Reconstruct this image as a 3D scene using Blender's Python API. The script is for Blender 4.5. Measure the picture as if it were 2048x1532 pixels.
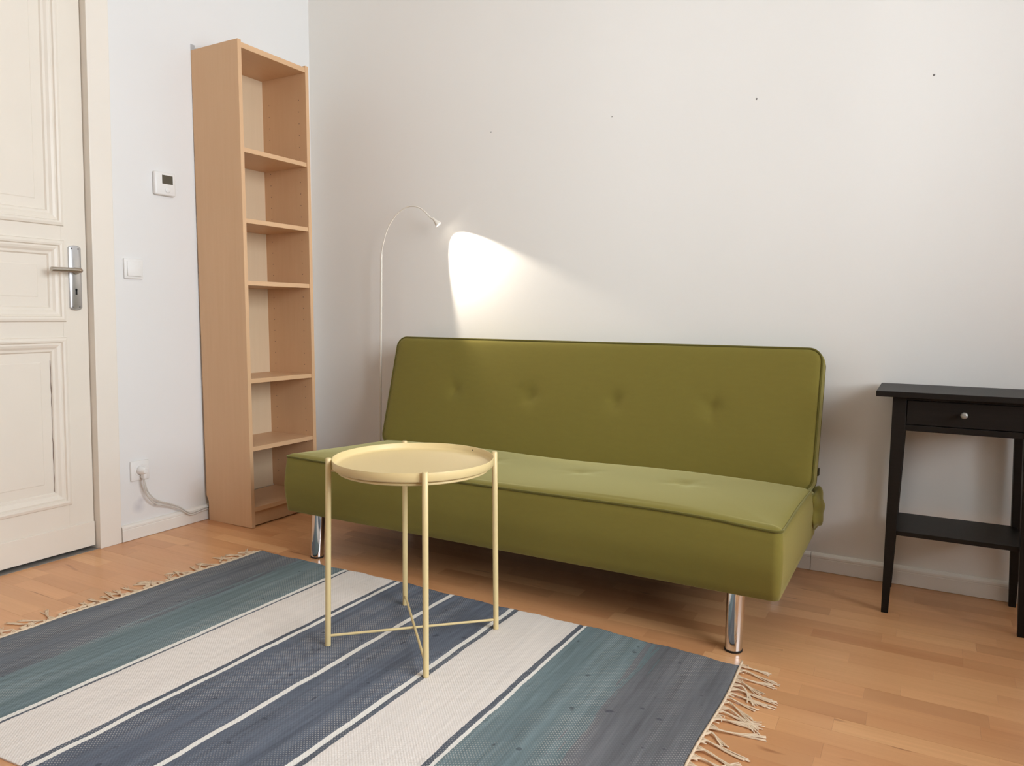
import bpy, bmesh, math, random
from mathutils import Vector, Matrix, noise

random.seed(7)
PI = math.pi
scene = bpy.context.scene
COL = scene.collection
for o in list(bpy.data.objects):
    bpy.data.objects.remove(o)

# ------------------------------------------------------------------ camera
CAM = Vector((2.7679, -2.8469, 0.9225))
YAW, PITCH, ROLL = math.radians(-29.1283), math.radians(-5.3036), math.radians(0.5158)
fw = Vector((math.sin(YAW) * math.cos(PITCH), math.cos(YAW) * math.cos(PITCH), math.sin(PITCH)))
r0 = Vector((math.cos(YAW), -math.sin(YAW), 0))
u0 = r0.cross(fw)
rt = r0 * math.cos(ROLL) + u0 * math.sin(ROLL)
up = -r0 * math.sin(ROLL) + u0 * math.cos(ROLL)
cd = bpy.data.cameras.new('camera')
cam = bpy.data.objects.new('camera', cd)
COL.objects.link(cam)
m = Matrix((rt, up, -fw)).transposed().to_4x4()
m.translation = CAM
cam.matrix_world = m
cd.sensor_fit = 'HORIZONTAL'
cd.sensor_width = 36.0
cd.lens = 1476.0 / 2048.0 * 36.0
cd.clip_start = 0.02
scene.camera = cam

# ------------------------------------------------------------------ light
ROOM_X, ROOM_Y, ROOM_Z = 4.3, -5.2, 3.1
WIN_Y0, WIN_Y1, WIN_Z0, WIN_Z1 = -2.95, -0.70, 0.80, 2.70
world = bpy.data.worlds.new('daylight')
scene.world = world
world.use_nodes = True
bg = world.node_tree.nodes['Background']
bg.inputs['Color'].default_value = (0.72, 0.83, 1.0, 1)
bg.inputs['Strength'].default_value = 1.6

ld = bpy.data.lights.new('window_daylight', 'AREA')
ld.shape = 'RECTANGLE'
ld.size = WIN_Y1 - WIN_Y0 - 0.1
ld.size_y = WIN_Z1 - WIN_Z0 - 0.1
ld.energy = 100
ld.color = (0.905, 0.955, 0.995)
lo = bpy.data.objects.new('window_daylight', ld)
lo.location = (ROOM_X + 0.22, (WIN_Y0 + WIN_Y1) / 2, (WIN_Z0 + WIN_Z1) / 2)
lo.rotation_euler = (0, PI / 2, 0)
COL.objects.link(lo)

vs = scene.view_settings
vs.view_transform = 'Standard'
vs.look = 'None'
vs.gamma = 1.0
vs.use_curve_mapping = False
vs.exposure = 0.72
scene.cycles.use_denoising = True
scene.cycles.max_bounces = 12
scene.cycles.diffuse_bounces = 8

# ------------------------------------------------------------------ helpers
ORG = {}          # world origin of every parented thing / part


def s2l(r, g, b):
    f = lambda c: c / 12.92 if c <= 0.04045 else ((c + 0.055) / 1.055) ** 2.4
    return (f(r / 255), f(g / 255), f(b / 255), 1)


def thing(name, label, cat, loc=(0, 0, 0), group=None):
    o = bpy.data.objects.new(name, None)
    COL.objects.link(o)
    o.location = loc
    o.empty_display_size = 0.1
    ORG[o] = Vector(loc)
    o['label'] = label
    o['category'] = cat
    if group:
        o['group'] = group
    return o


def obj(name, bm, mat, parent=None, smooth=None, label=None):
    """link a bmesh given in world coordinates as one mesh object"""
    org = ORG.get(parent, Vector((0, 0, 0))) if parent else Vector((0, 0, 0))
    if parent:
        bmesh.ops.translate(bm, vec=-org, verts=bm.verts)
    me = bpy.data.meshes.new(name)
    bm.normal_update()
    bm.to_mesh(me)
    bm.free()
    if mat:
        me.materials.append(mat)
    if smooth is not None:
        for p in me.polygons:
            p.use_smooth = True
        if smooth < 180:
            me.set_sharp_from_angle(angle=math.radians(smooth))
    o = bpy.data.objects.new(name, me)
    COL.objects.link(o)
    if parent:
        o.parent = parent
        ORG[o] = org
    if label:
        o['label'] = label
    return o


def struct(name, bm, mat, parent=None, smooth=None, label=None):
    o = obj(name, bm, mat, parent, smooth)
    if parent is None:
        o['kind'] = 'structure'
        if label:
            o['label'] = label
    return o


def add_box(bm, x0, x1, y0, y1, z0, z1, bev=0.0, seg=2):
    b = bmesh.new() if bev else bm
    vs_ = [b.verts.new(c) for c in ((x0, y0, z0), (x1, y0, z0), (x1, y1, z0), (x0, y1, z0),
                                   (x0, y0, z1), (x1, y0, z1), (x1, y1, z1), (x0, y1, z1))]
    for f in ((0, 3, 2, 1), (4, 5, 6, 7), (0, 1, 5, 4), (1, 2, 6, 5), (2, 3, 7, 6), (3, 0, 4, 7)):
        b.faces.new([vs_[i] for i in f])
    if bev:
        bmesh.ops.bevel(b, geom=list(b.edges), offset=bev, segments=seg, affect='EDGES', profile=0.5)
        merge(bm, b)
    return bm


def merge(bm, b):
    me = bpy.data.meshes.new('tmp')
    b.to_mesh(me)
    b.free()
    bm.from_mesh(me)
    bpy.data.meshes.remove(me)


def box(x0, x1, y0, y1, z0, z1, bev=0.0, seg=2):
    return add_box(bmesh.new(), x0, x1, y0, y1, z0, z1, bev, seg)


def add_tube(bm, pts, rad, n=10, cap=True, closed=False):
    pts = [Vector(p) for p in pts]
    N = len(pts)
    rads = rad if isinstance(rad, (list, tuple)) else [rad] * N
    rings = []
    prev = None
    for i, p in enumerate(pts):
        if closed:
            t = pts[(i + 1) % N] - pts[(i - 1) % N]
        else:
            t = pts[min(i + 1, N - 1)] - pts[max(i - 1, 0)]
        t.normalize()
        if prev is None:
            a = Vector((0, 0, 1)) if abs(t.z) < 0.9 else Vector((1, 0, 0))
            u = t.cross(a).normalized()
        else:
            u = (prev - t * prev.dot(t)).normalized()
        prev = u
        w = t.cross(u)
        rings.append([bm.verts.new(p + (u * math.cos(2 * PI * k / n) + w * math.sin(2 * PI * k / n)) * rads[i]) for k in range(n)])
    M = N if closed else N - 1
    for i in range(M):
        a, b = rings[i], rings[(i + 1) % N]
        for k in range(n):
            bm.faces.new((a[k], a[(k + 1) % n], b[(k + 1) % n], b[k]))
    if cap and not closed:
        bm.faces.new(rings[0][::-1])
        bm.faces.new(rings[-1])
    return bm


def tube(pts, rad, n=10, cap=True, closed=False):
    return add_tube(bmesh.new(), pts, rad, n, cap, closed)


def lathe(prof, origin=(0, 0, 0), axis=(0, 0, 1), n=32, bm=None):
    """profile of (radius, height) pairs turned about axis"""
    bm = bm or bmesh.new()
    O = Vector(origin)
    ax = Vector(axis).normalized()
    a = Vector((0, 0, 1)) if abs(ax.z) < 0.9 else Vector((1, 0, 0))
    u = ax.cross(a).normalized()
    w = ax.cross(u)
    rings = []
    for r, h in prof:
        if r < 1e-6:
            rings.append([bm.verts.new(O + ax * h)])
        else:
            rings.append([bm.verts.new(O + ax * h + (u * math.cos(2 * PI * k / n) + w * math.sin(2 * PI * k / n)) * r) for k in range(n)])
    for a_, b_ in zip(rings, rings[1:]):
        for k in range(n):
            k2 = (k + 1) % n
            if len(a_) == 1 and len(b_) == 1:
                continue
            if len(a_) == 1:
                bm.faces.new((a_[0], b_[k2], b_[k]))
            elif len(b_) == 1:
                bm.faces.new((a_[k], a_[k2], b_[0]))
            else:
                bm.faces.new((a_[k], a_[k2], b_[k2], b_[k]))
    bmesh.ops.recalc_face_normals(bm, faces=bm.faces)
    return bm


def spline(P, k=8):
    """Catmull-Rom through points"""
    P = [Vector(p) for p in P]
    out = []
    Q = [P[0] * 2 - P[1]] + P + [P[-1] * 2 - P[-2]]
    for i in range(1, len(Q) - 2):
        a, b, c, d = Q[i - 1:i + 3]
        for j in range(k):
            t = j / k
            out.append(0.5 * ((2 * b) + (c - a) * t + (2 * a - 5 * b + 4 * c - d) * t * t + (3 * b - a - 3 * c + d) * t ** 3))
    out.append(P[-1])
    return out


# ------------------------------------------------------------------ materials
class NT:
    def __init__(self, name, color=(0.8, 0.8, 0.8, 1), rough=0.5, metal=0.0, spec=None):
        self.m = bpy.data.materials.new(name)
        self.m.use_nodes = True
        self.t = self.m.node_tree
        self.b = self.t.nodes['Principled BSDF']
        self.b.inputs['Base Color'].default_value = color
        self.b.inputs['Roughness'].default_value = rough
        self.b.inputs['Metallic'].default_value = metal
        if spec is not None:
            self.b.inputs['Specular IOR Level'].default_value = spec

    def n(self, typ, **kw):
        nd = self.t.nodes.new(typ)
        for k, v in kw.items():
            if k in nd.inputs:
                nd.inputs[k].default_value = v
            else:
                setattr(nd, k, v)
        return nd

    def l(self, a, b):
        self.t.links.new(a, b)

    def math(self, op, a, b=None, clamp=False):
        nd = self.t.nodes.new('ShaderNodeMath')
        nd.operation = op
        nd.use_clamp = clamp
        for i, v in enumerate((a, b)):
            if v is None:
                continue
            if isinstance(v, (int, float)):
                nd.inputs[i].default_value = v
            else:
                self.l(v, nd.inputs[i])
        return nd.outputs[0]

    def mix(self, fac, a, b, blend='MIX'):
        nd = self.t.nodes.new('ShaderNodeMix')
        nd.data_type = 'RGBA'
        nd.blend_type = blend
        for i, v in ((0, fac), (6, a), (7, b)):
            if isinstance(v, (int, float)):
                nd.inputs[i].default_value = v
            elif isinstance(v, tuple):
                nd.inputs[i].default_value = v
            else:
                self.l(v, nd.inputs[i])
        return nd.outputs[2]

    def ramp(self, fac, stops, interp='LINEAR'):
        nd = self.t.nodes.new('ShaderNodeValToRGB')
        cr = nd.color_ramp
        cr.interpolation = interp
        while len(cr.elements) > 1:
            cr.elements.remove(cr.elements[0])
        cr.elements[0].position = stops[0][0]
        cr.elements[0].color = stops[0][1]
        for p, c in stops[1:]:
            cr.elements.new(p).color = c
        self.l(fac, nd.inputs[0])
        return nd.outputs[0]

    def bump(self, h, strength=0.1, dist=0.002):
        nd = self.t.nodes.new('ShaderNodeBump')
        nd.inputs['Strength'].default_value = strength
        nd.inputs['Distance'].default_value = dist
        self.l(h, nd.inputs['Height'])
        self.l(nd.outputs[0], self.b.inputs['Normal'])

    def obco(self, scale=(1, 1, 1), rnd=False):
        tc = self.n('ShaderNodeTexCoord')
        mp = self.n('ShaderNodeMapping')
        mp.inputs['Scale'].default_value = scale
        v = tc.outputs['Object']
        if rnd:
            oi = self.n('ShaderNodeObjectInfo')
            ad = self.n('ShaderNodeVectorMath', operation='MULTIPLY_ADD')
            self.l(oi.outputs['Random'], ad.inputs[0])
            ad.inputs[1].default_value = (37.0, 11.0, 5.0)
            self.l(v, ad.inputs[2])
            v = ad.outputs[0]
        self.l(v, mp.inputs['Vector'])
        return mp.outputs[0]

    def noise(self, vec, scale, detail=3, rough=0.5):
        nd = self.n('ShaderNodeTexNoise')
        nd.inputs['Scale'].default_value = scale
        nd.inputs['Detail'].default_value = detail
        nd.inputs['Roughness'].default_value = rough
        self.l(vec, nd.inputs['Vector'])
        return nd.outputs['Fac']


def simple(name, col, rough=0.5, metal=0.0, var=0.04, scale=20, spec=None, bump=0.0):
    k = NT(name, col, rough, metal, spec)
    v = k.obco()
    f = k.noise(v, scale)
    dark = tuple(c * (1 - var) for c in col[:3]) + (1,)
    lite = tuple(min(1, c * (1 + var)) for c in col[:3]) + (1,)
    k.l(k.mix(f, dark, lite), k.b.inputs['Base Color'])
    if bump:
        k.bump(k.noise(v, scale * 8), bump)
    return k.m


def wall_mat(name, col, stains=()):
    k = NT(name, col, 0.75, 0, 0.25)
    v = k.obco()
    f = k.noise(v, 1.3, 4)
    c = k.mix(f, tuple(x * 0.97 for x in col[:3]) + (1,), tuple(min(1, x * 1.02) for x in col[:3]) + (1,))
    for (p, r, colr, amt) in stains:
        geo = k.n('ShaderNodeNewGeometry')
        sb = k.n('ShaderNodeVectorMath', operation='DISTANCE')
        nz = k.n('ShaderNodeTexNoise')
        nz.inputs['Scale'].default_value = 40
        ad = k.n('ShaderNodeVectorMath', operation='MULTIPLY_ADD')
        k.l(nz.outputs['Color'], ad.inputs[0])
        ad.inputs[1].default_value = (r * 0.8,) * 3
        k.l(geo.outputs['Position'], ad.inputs[2])
        k.l(ad.outputs[0], sb.inputs[0])
        sb.inputs[1].default_value = tuple(a + r * 0.4 for a in p)
        fac = k.math('MULTIPLY', k.math('SUBTRACT', 1.0, k.math('DIVIDE', sb.outputs['Value'], r), True), amt)
        c = k.mix(fac, c, colr)
    k.l(c, k.b.inputs['Base Color'])
    k.bump(k.noise(v, 90, 2), 0.06, 0.002)
    return k.m


M = {}
M['wall_left'] = wall_mat('wall_paint_cool', s2l(222, 221, 219), [
    ((0, -1.006, 0.123), 0.032, s2l(185, 185, 190), 0.7), ((0, -0.992, 0.15), 0.02, s2l(185, 185, 190), 0.6),
    ((0, -0.93, 0.121), 0.012, s2l(150, 150, 155), 0.9), ((0, -0.70, 0.09), 0.10, s2l(190, 178, 160), 0.55)])
M['wall'] = wall_mat('wall_paint', s2l(232, 230, 225))
M['ceiling'] = wall_mat('ceiling_paint', s2l(238, 237, 233))
M['skirting'] = simple('skirting_paint', s2l(226, 222, 214), 0.4, var=0.02, scale=8)
M['door'] = simple('door_paint', s2l(224, 216, 203), 0.42, var=0.025, scale=6, bump=0.03)
M['casing'] = simple('casing_paint', s2l(226, 219, 208), 0.45, var=0.025, scale=6)
M['crack'] = simple('dark_gap', s2l(120, 100, 85), 0.9)
M['threshold'] = simple('threshold_grey', s2l(128, 124, 118), 0.5, var=0.12, scale=30)
M['steel'] = simple('brushed_aluminium', s2l(196, 196, 198), 0.38, 0.85, var=0.05, scale=60)
M['handle'] = simple('satin_steel', s2l(186, 178, 168), 0.3, 0.9, var=0.05, scale=60)
M['screw'] = simple('screw_steel', s2l(120, 118, 116), 0.4, 0.8)
M['black'] = simple('black_hole', s2l(14, 13, 12), 0.8)
M['plastic'] = simple('white_plastic', s2l(226, 225, 222), 0.35, var=0.02)
M['cable'] = simple('grey_white_cable', s2l(200, 197, 190), 0.5, var=0.03)
M['lcd'] = simple('dark_lcd', s2l(84, 80, 68), 0.25, var=0.05)
M['chrome'] = simple('chrome', s2l(225, 225, 226), 0.06, 1.0, var=0.01)
M['rubber'] = simple('black_rubber', s2l(24, 20, 18), 0.6)
M['lampmetal'] = simple('white_lacquered_metal', s2l(222, 216, 204), 0.4, var=0.02)
M['lampbase'] = simple('white_lamp_base', s2l(225, 222, 215), 0.45, var=0.02)
M['tray'] = simple('pale_yellow_lacquer', s2l(219, 196, 143), 0.42, var=0.02, scale=8)
M['legyellow'] = simple('pale_yellow_lacquer_tube', s2l(216, 194, 142), 0.42, var=0.03, scale=12)
M['fringe'] = simple('cotton_warp', s2l(220, 198, 170), 0.95, var=0.1, scale=120, spec=0.1)
M['knob'] = simple('grey_metal_knob', s2l(140, 138, 132), 0.35, 0.3, var=0.06, scale=90)
M['bounce_blocker'] = simple('black_bounce_blocker', s2l(26, 24, 22), 0.95, spec=0.1)  # for the slab added beneath the sofa to cut bounce light
M['tag'] = simple('fabric_tag', s2l(70, 62, 36), 0.9)


def blackwood():
    k = NT('black_brown_stain', s2l(26, 22, 20), 0.45, 0, 0.2)
    v = k.obco((2, 30, 30))
    f = k.noise(v, 6, 5)
    k.l(k.mix(f, s2l(18, 14, 12), s2l(34, 30, 26)), k.b.inputs['Base Color'])
    k.bump(f, 0.12, 0.001)
    return k.m


M['blackwood'] = blackwood()


def veneer(name, c1, c2, vert=True):
    k = NT(name, c1, 0.42, 0, 0.4)
    v = k.obco((26, 26, 1.2) if vert else (26, 1.2, 26))
    f = k.noise(v, 3.0, 5, 0.6)
    v2 = k.obco((3, 3, 0.6) if vert else (3, 0.6, 3))
    g = k.noise(v2, 2.5, 2)
    c = k.mix(f, c1, c2)
    c = k.mix(k.math('MULTIPLY', g, 0.35), c, tuple(x * 0.86 for x in c1[:3]) + (1,))
    k.l(c, k.b.inputs['Base Color'])
    k.bump(f, 0.03, 0.001)
    return k.m


M['beech'] = veneer('beech_veneer', s2l(204, 164, 125), s2l(214, 177, 138))
M['beech_h'] = veneer('beech_veneer_shelf', s2l(204, 164, 125), s2l(214, 177, 138), False)
M['backboard'] = veneer('pale_backboard', s2l(206, 182, 150), s2l(214, 192, 162))


def plank():
    k = NT('parquet_strip', (0.5, 0.3, 0.15, 1), 0.33, 0, 0.6)
    oi = k.n('ShaderNodeObjectInfo')
    base = k.ramp(oi.outputs['Random'], [(0.0, s2l(170, 108, 66)), (0.2, s2l(206, 146, 98)), (0.4, s2l(190, 126, 80)),
                                         (0.6, s2l(228, 174, 122)), (0.8, s2l(212, 150, 102)), (1.0, s2l(188, 126, 84))])
    v = k.obco((2.2, 75, 75), True)
    f = k.noise(v, 1.6, 6, 0.6)
    c = k.mix(k.math('MULTIPLY', f, 0.60), base, s2l(160, 102, 60))
    v2 = k.obco((1.5, 9, 9), True)
    g = k.noise(v2, 1.0, 2)
    c = k.mix(k.math('MULTIPLY', g, 0.55), c, s2l(245, 195, 142))
    v3 = k.obco((5, 22, 22), True)
    kn = k.ramp(k.noise(v3, 1.3, 1), [(0.0, (0, 0, 0, 1)), (0.735, (0, 0, 0, 1)), (0.80, (1, 1, 1, 1))])
    c = k.mix(k.math('MULTIPLY', kn, 0.6), c, s2l(132, 73, 38))
    k.l(c, k.b.inputs['Base Color'])
    k.l(k.math('ADD', k.math('MULTIPLY', f, 0.14), 0.24), k.b.inputs['Roughness'])
    k.bump(f, 0.04, 0.001)
    return k.m


M['plank'] = plank()
M['subfloor'] = simple('subfloor', s2l(120, 78, 48), 0.8)


def fabric(name, base, dark=1.0):
    k = NT(name, base, 0.92, 0, 0.12)
    v = k.obco()
    n1 = k.noise(v, 3.2, 3)
    n2 = k.noise(k.obco((1, 6, 3)), 26, 4)
    a = tuple(x * dark for x in base[:3]) + (1,)
    bcol = tuple(min(1, x * 1.13 * dark) for x in base[:3]) + (1,)
    warm = (base[0] * 1.08 * dark, base[1] * 0.97 * dark, base[2] * 0.95 * dark, 1)
    c = k.mix(n2, a, bcol)
    c = k.mix(k.math('MULTIPLY', n1, 0.5), c, warm)
    k.l(c, k.b.inputs['Base Color'])
    k.b.inputs['Sheen Weight'].default_value = 0.6
    k.b.inputs['Sheen Tint'].default_value = (0.80, 0.76, 0.40, 1)
    k.b.inputs['Sheen Roughness'].default_value = 0.42
    w = k.noise(v, 700, 2)
    k.bump(w, 0.12, 0.001)
    return k.m


M['fabric'] = fabric('olive_green_upholstery', s2l(114, 105, 48))
M['piping'] = fabric('olive_piping_with_shade', s2l(88, 82, 36))  # sofa green darkened to paint in the shadow groove along the seams


def rug_mat():
    k = NT('woven_rag_stripes', (0.5, 0.5, 0.5, 1), 0.95, 0, 0.1)
    geo = k.n('ShaderNodeNewGeometry')
    sp = k.n('ShaderNodeSeparateXYZ')
    k.l(geo.outputs['Position'], sp.inputs[0])
    x, y = sp.outputs[0], sp.outputs[1]
    # wobble of the weft along its length
    cy = k.n('ShaderNodeCombineXYZ')
    k.l(y, cy.inputs[0])
    k.l(k.math('MULTIPLY', x, 2.0), cy.inputs[1])
    wob = k.math('MULTIPLY', k.math('SUBTRACT', k.noise(cy.outputs[0], 9, 3), 0.5), 0.011)
    fz = k.n('ShaderNodeTexNoise')
    fz.inputs['Scale'].default_value = 260
    k.l(geo.outputs['Position'], fz.inputs['Vector'])
    fuzz = k.math('MULTIPLY', k.math('SUBTRACT', fz.outputs['Fac'], 0.5), 0.004)
    # small straightening of the skewed left end
    xw = k.math('ADD', k.math('ADD', x, wob), fuzz)
    X0, X1 = 0.50, 2.45
    nx = k.math('DIVIDE', k.math('SUBTRACT', xw, X0), X1 - X0)
    P = lambda v: (v - X0) / (X1 - X0)
    grey, teal, white = s2l(104, 109, 115), s2l(109, 124, 127), s2l(222, 214, 206)
    blue, line, dark = s2l(97, 103, 114), s2l(226, 222, 214), s2l(90, 95, 103)
    grey2 = s2l(105, 106, 109)
    base = k.ramp(nx, [(0.0, grey), (P(0.777), teal), (P(0.992), line), (P(1.0035), dark), (P(1.0160), white),
                       (P(1.211), dark), (P(1.2265), line), (P(1.241), blue), (P(1.449), line), (P(1.4635), blue),
                       (P(1.676), line), (P(1.6895), dark), (P(1.704), white), (P(1.9165), dark), (P(1.9275), line),
                       (P(1.942), teal), (P(2.16), grey2)], 'CONSTANT')
    # streaks: rags of slightly different tone running along the weft (y)
    st = k.n('ShaderNodeCombineXYZ')
    k.l(k.math('MULTIPLY', xw, 1.0), st.inputs[0])
    k.l(k.math('MULTIPLY', y, 0.045), st.inputs[1])
    s1 = k.noise(st.outputs[0], 55, 4, 0.65)
    st2 = k.n('ShaderNodeCombineXYZ')
    k.l(xw, st2.inputs[0])
    k.l(k.math('MULTIPLY', y, 0.12), st2.inputs[1])
    s2 = k.noise(st2.outputs[0], 16, 2)
    # grey and teal rags interleave where the two end fields meet
    n2 = k.math('ADD', nx, k.math('MULTIPLY', k.math('SUBTRACT', s1, 0.5), 0.11))
    ends = k.ramp(n2, [(0.0, grey), (P(0.777), teal), (P(2.15), grey2)], 'CONSTANT')
    isend = k.math('ADD', k.math('LESS_THAN', xw, 0.992), k.math('GREATER_THAN', xw, 1.942))
    base = k.mix(isend, base, ends)
    val = k.math('ADD', k.math('MULTIPLY', k.math('SUBTRACT', s1, 0.5), 1.25), 1.0)
    val = k.math('ADD', val, k.math('MULTIPLY', k.math('SUBTRACT', s2, 0.5), 0.45))
    # whites vary less
    sep = k.n('ShaderNodeSeparateColor')
    k.l(base, sep.inputs[0])
    iswhite = k.math('GREATER_THAN', sep.outputs[0], 0.4)
    val = k.math('ADD', k.math('MULTIPLY', k.math('SUBTRACT', val, 1.0), k.math('SUBTRACT', 1.0, k.math('MULTIPLY', iswhite, 0.75))), 1.0)
    mm = k.n('ShaderNodeVectorMath', operation='SCALE')
    k.l(base, mm.inputs[0])
    k.l(val, mm.inputs['Scale'])
    c = mm.outputs[0]
    # light warp threads showing as rows of dashes in the dark fields
    sx = k.math('SINE', k.math('MULTIPLY', x, 2 * PI / 0.0105))
    sy = k.math('SINE', k.math('MULTIPLY', k.math('ADD', y, k.math('MULTIPLY', x, 0.25)), 2 * PI / 0.0085))
    dash = k.math('GREATER_THAN', k.math('MULTIPLY', sx, sy), 0.5)
    patch = k.ramp(k.noise(st2.outputs[0], 9, 2), [(0.0, (0, 0, 0, 1)), (0.44, (0, 0, 0, 1)), (0.60, (1, 1, 1, 1))])
    fac = k.math('MULTIPLY', k.math('MULTIPLY', dash, patch), k.math('MULTIPLY', k.math('SUBTRACT', 1.0, iswhite), 0.46))
    c = k.mix(fac, c, s2l(205, 200, 192))
    # dark lint spots
    vo = k.n('ShaderNodeTexNoise')
    vo.inputs['Scale'].default_value = 38
    vo.inputs['Detail'].default_value = 1
    k.l(geo.outputs['Position'], vo.inputs['Vector'])
    spot = k.ramp(vo.outputs['Fac'], [(0.0, (0, 0, 0, 1)), (0.72, (0, 0, 0, 1)), (0.77, (1, 1, 1, 1))])
    c = k.mix(k.math('MULTIPLY', spot, k.math('SUBTRACT', 0.55, k.math('MULTIPLY', iswhite, 0.45))), c, s2l(52, 56, 64))
    k.l(c, k.b.inputs['Base Color'])
    h = k.math('ADD', k.math('MULTIPLY', k.math('MULTIPLY', sx, sy), 0.5), k.math('MULTIPLY', s1, 2.5))
    k.bump(h, 0.35, 0.0022)
    return k.m


M['rug'] = rug_mat()


def emit(name, col, strength):
    k = NT(name, col, 0.4)
    k.b.inputs['Emission Color'].default_value = col
    k.b.inputs['Emission Strength'].default_value = strength
    return k.m


M['led'] = emit('lit_led', (1.0, 0.93, 0.8, 1), 9.0)


def pane_mat():
    k = NT('window_pane', (1, 1, 1, 1), 0.0)
    tr = k.n('ShaderNodeBsdfTransparent')
    gl = k.n('ShaderNodeBsdfGlossy')
    gl.inputs['Roughness'].default_value = 0.02
    fr = k.n('ShaderNodeFresnel')
    fr.inputs['IOR'].default_value = 1.4
    mx = k.n('ShaderNodeMixShader')
    k.l(fr.outputs[0], mx.inputs[0])
    k.l(tr.outputs[0], mx.inputs[1])
    k.l(gl.outputs[0], mx.inputs[2])
    k.l(mx.outputs[0], k.t.nodes['Material Output'].inputs['Surface'])
    return k.m


M['pane'] = pane_mat()

# ------------------------------------------------------------------ room shell
T = 0.25
DY0, DY1, DTOP = -1.178, -2.086, 2.42          # door opening in the left wall
SH = 0.0145                                     # the old door frame leans a little


def lean(bm):
    for v in bm.verts:
        v.co.y += SH * v.co.z
    return bm


bm = bmesh.new()
add_box(bm, -T, 0, DY0 + 0.06, 0.0, -0.02, ROOM_Z)
add_box(bm, -T, 0, ROOM_Y, DY1 + 0.02, -0.02, ROOM_Z)
add_box(bm, -T, 0, DY1 + 0.02, DY0 + 0.06, DTOP + 0.03, ROOM_Z)
struct('wall_left', bm, M['wall_left'])
wall_back = struct('wall_back', box(-T, ROOM_X + T, 0, T, -0.02, ROOM_Z), M['wall'])
struct('wall_front', box(-T, ROOM_X + T, ROOM_Y - T, ROOM_Y, -0.02, ROOM_Z), M['wall'])
bm = bmesh.new()
add_box(bm, ROOM_X, ROOM_X + T, WIN_Y1, 0.0, -0.02, ROOM_Z)
add_box(bm, ROOM_X, ROOM_X + T, ROOM_Y, WIN_Y0, -0.02, ROOM_Z)
add_box(bm, ROOM_X, ROOM_X + T, WIN_Y0, WIN_Y1, -0.02, WIN_Z0)
add_box(bm, ROOM_X, ROOM_X + T, WIN_Y0, WIN_Y1, WIN_Z1, ROOM_Z)
struct('wall_right', bm, M['wall'])
struct('ceiling', box(-T, ROOM_X + T, ROOM_Y - T, T, ROOM_Z, ROOM_Z + 0.2), M['ceiling'])

# window outside the picture, the room's daylight
wf = bmesh.new()
yc = (WIN_Y0 + WIN_Y1) / 2
for (a, b, c, d) in ((WIN_Y0, WIN_Y0 + 0.05, WIN_Z0, WIN_Z1), (WIN_Y1 - 0.05, WIN_Y1, WIN_Z0, WIN_Z1),
                     (yc - 0.04, yc + 0.04, WIN_Z0 + 0.05, WIN_Z1 - 0.05)):
    add_box(wf, ROOM_X + 0.08, ROOM_X + 0.14, a, b, c, d)
for (a, b, c, d) in ((WIN_Y0 + 0.05, WIN_Y1 - 0.05, WIN_Z0, WIN_Z0 + 0.05), (WIN_Y0 + 0.05, WIN_Y1 - 0.05, WIN_Z1 - 0.05, WIN_Z1)):
    add_box(wf, ROOM_X + 0.08, ROOM_X + 0.14, a, b, c, d)
win = struct('window_1', wf, M['skirting'])
for a, b in ((WIN_Y0 + 0.05, yc - 0.04), (yc + 0.04, WIN_Y1 - 0.05)):
    obj('pane', box(ROOM_X + 0.105, ROOM_X + 0.112, a, b, WIN_Z0 + 0.05, WIN_Z1 - 0.05), M['pane'], win)
obj('window_sill', box(ROOM_X - 0.12, ROOM_X + 0.08, WIN_Y0 - 0.05, WIN_Y1 + 0.05, WIN_Z0 - 0.04, WIN_Z0, 0.005), M['skirting'], win)

# nail holes left in the back wall
for x, z, r in ((2.189, 1.711, 0.0035), (2.750, 1.714, 0.0035), (1.065, 1.716, 0.0022), (1.629, 1.715, 0.0022)):
    obj('nail_hole', lathe([(0, 0.0012), (r * 0.6, 0.001), (r, 0.0)], (x, 0, z), (0, -1, 0), 10), M['screw'], wall_back)

# ------------------------------------------------------------------ floor: base and strips of parquet
floor = struct('floor', box(-T, ROOM_X + T, ROOM_Y - T, T, -0.14, -0.0125), M['subfloor'])
RUG = (0.55, 2.39, -2.085, -0.89)


def in_view(p, mar=60):
    d = Vector(p) - CAM
    z = d.dot(fw)
    if z < 0.1:
        return None
    u = 1024 + 1476 * d.dot(rt) / z
    v = 766 - 1476 * d.dot(up) / z
    return (u, v) if (-mar < u < 2048 + mar and -mar < v < 1532 + mar) else None


SW = 0.0628
LENS = (0.20, 0.26, 0.32, 0.38, 0.44, 0.50)
pm = {}


def plank_mesh(L):
    if L not in pm:
        b = box(-L / 2 + 0.0001, L / 2 - 0.0001, -SW / 2 + 0.0001, SW / 2 - 0.0001, -0.0125, 0)
        me = bpy.data.meshes.new('plank')
        b.to_mesh(me)
        b.free()
        me.materials.append(M['plank'])
        pm[L] = me
    return pm[L]


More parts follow.
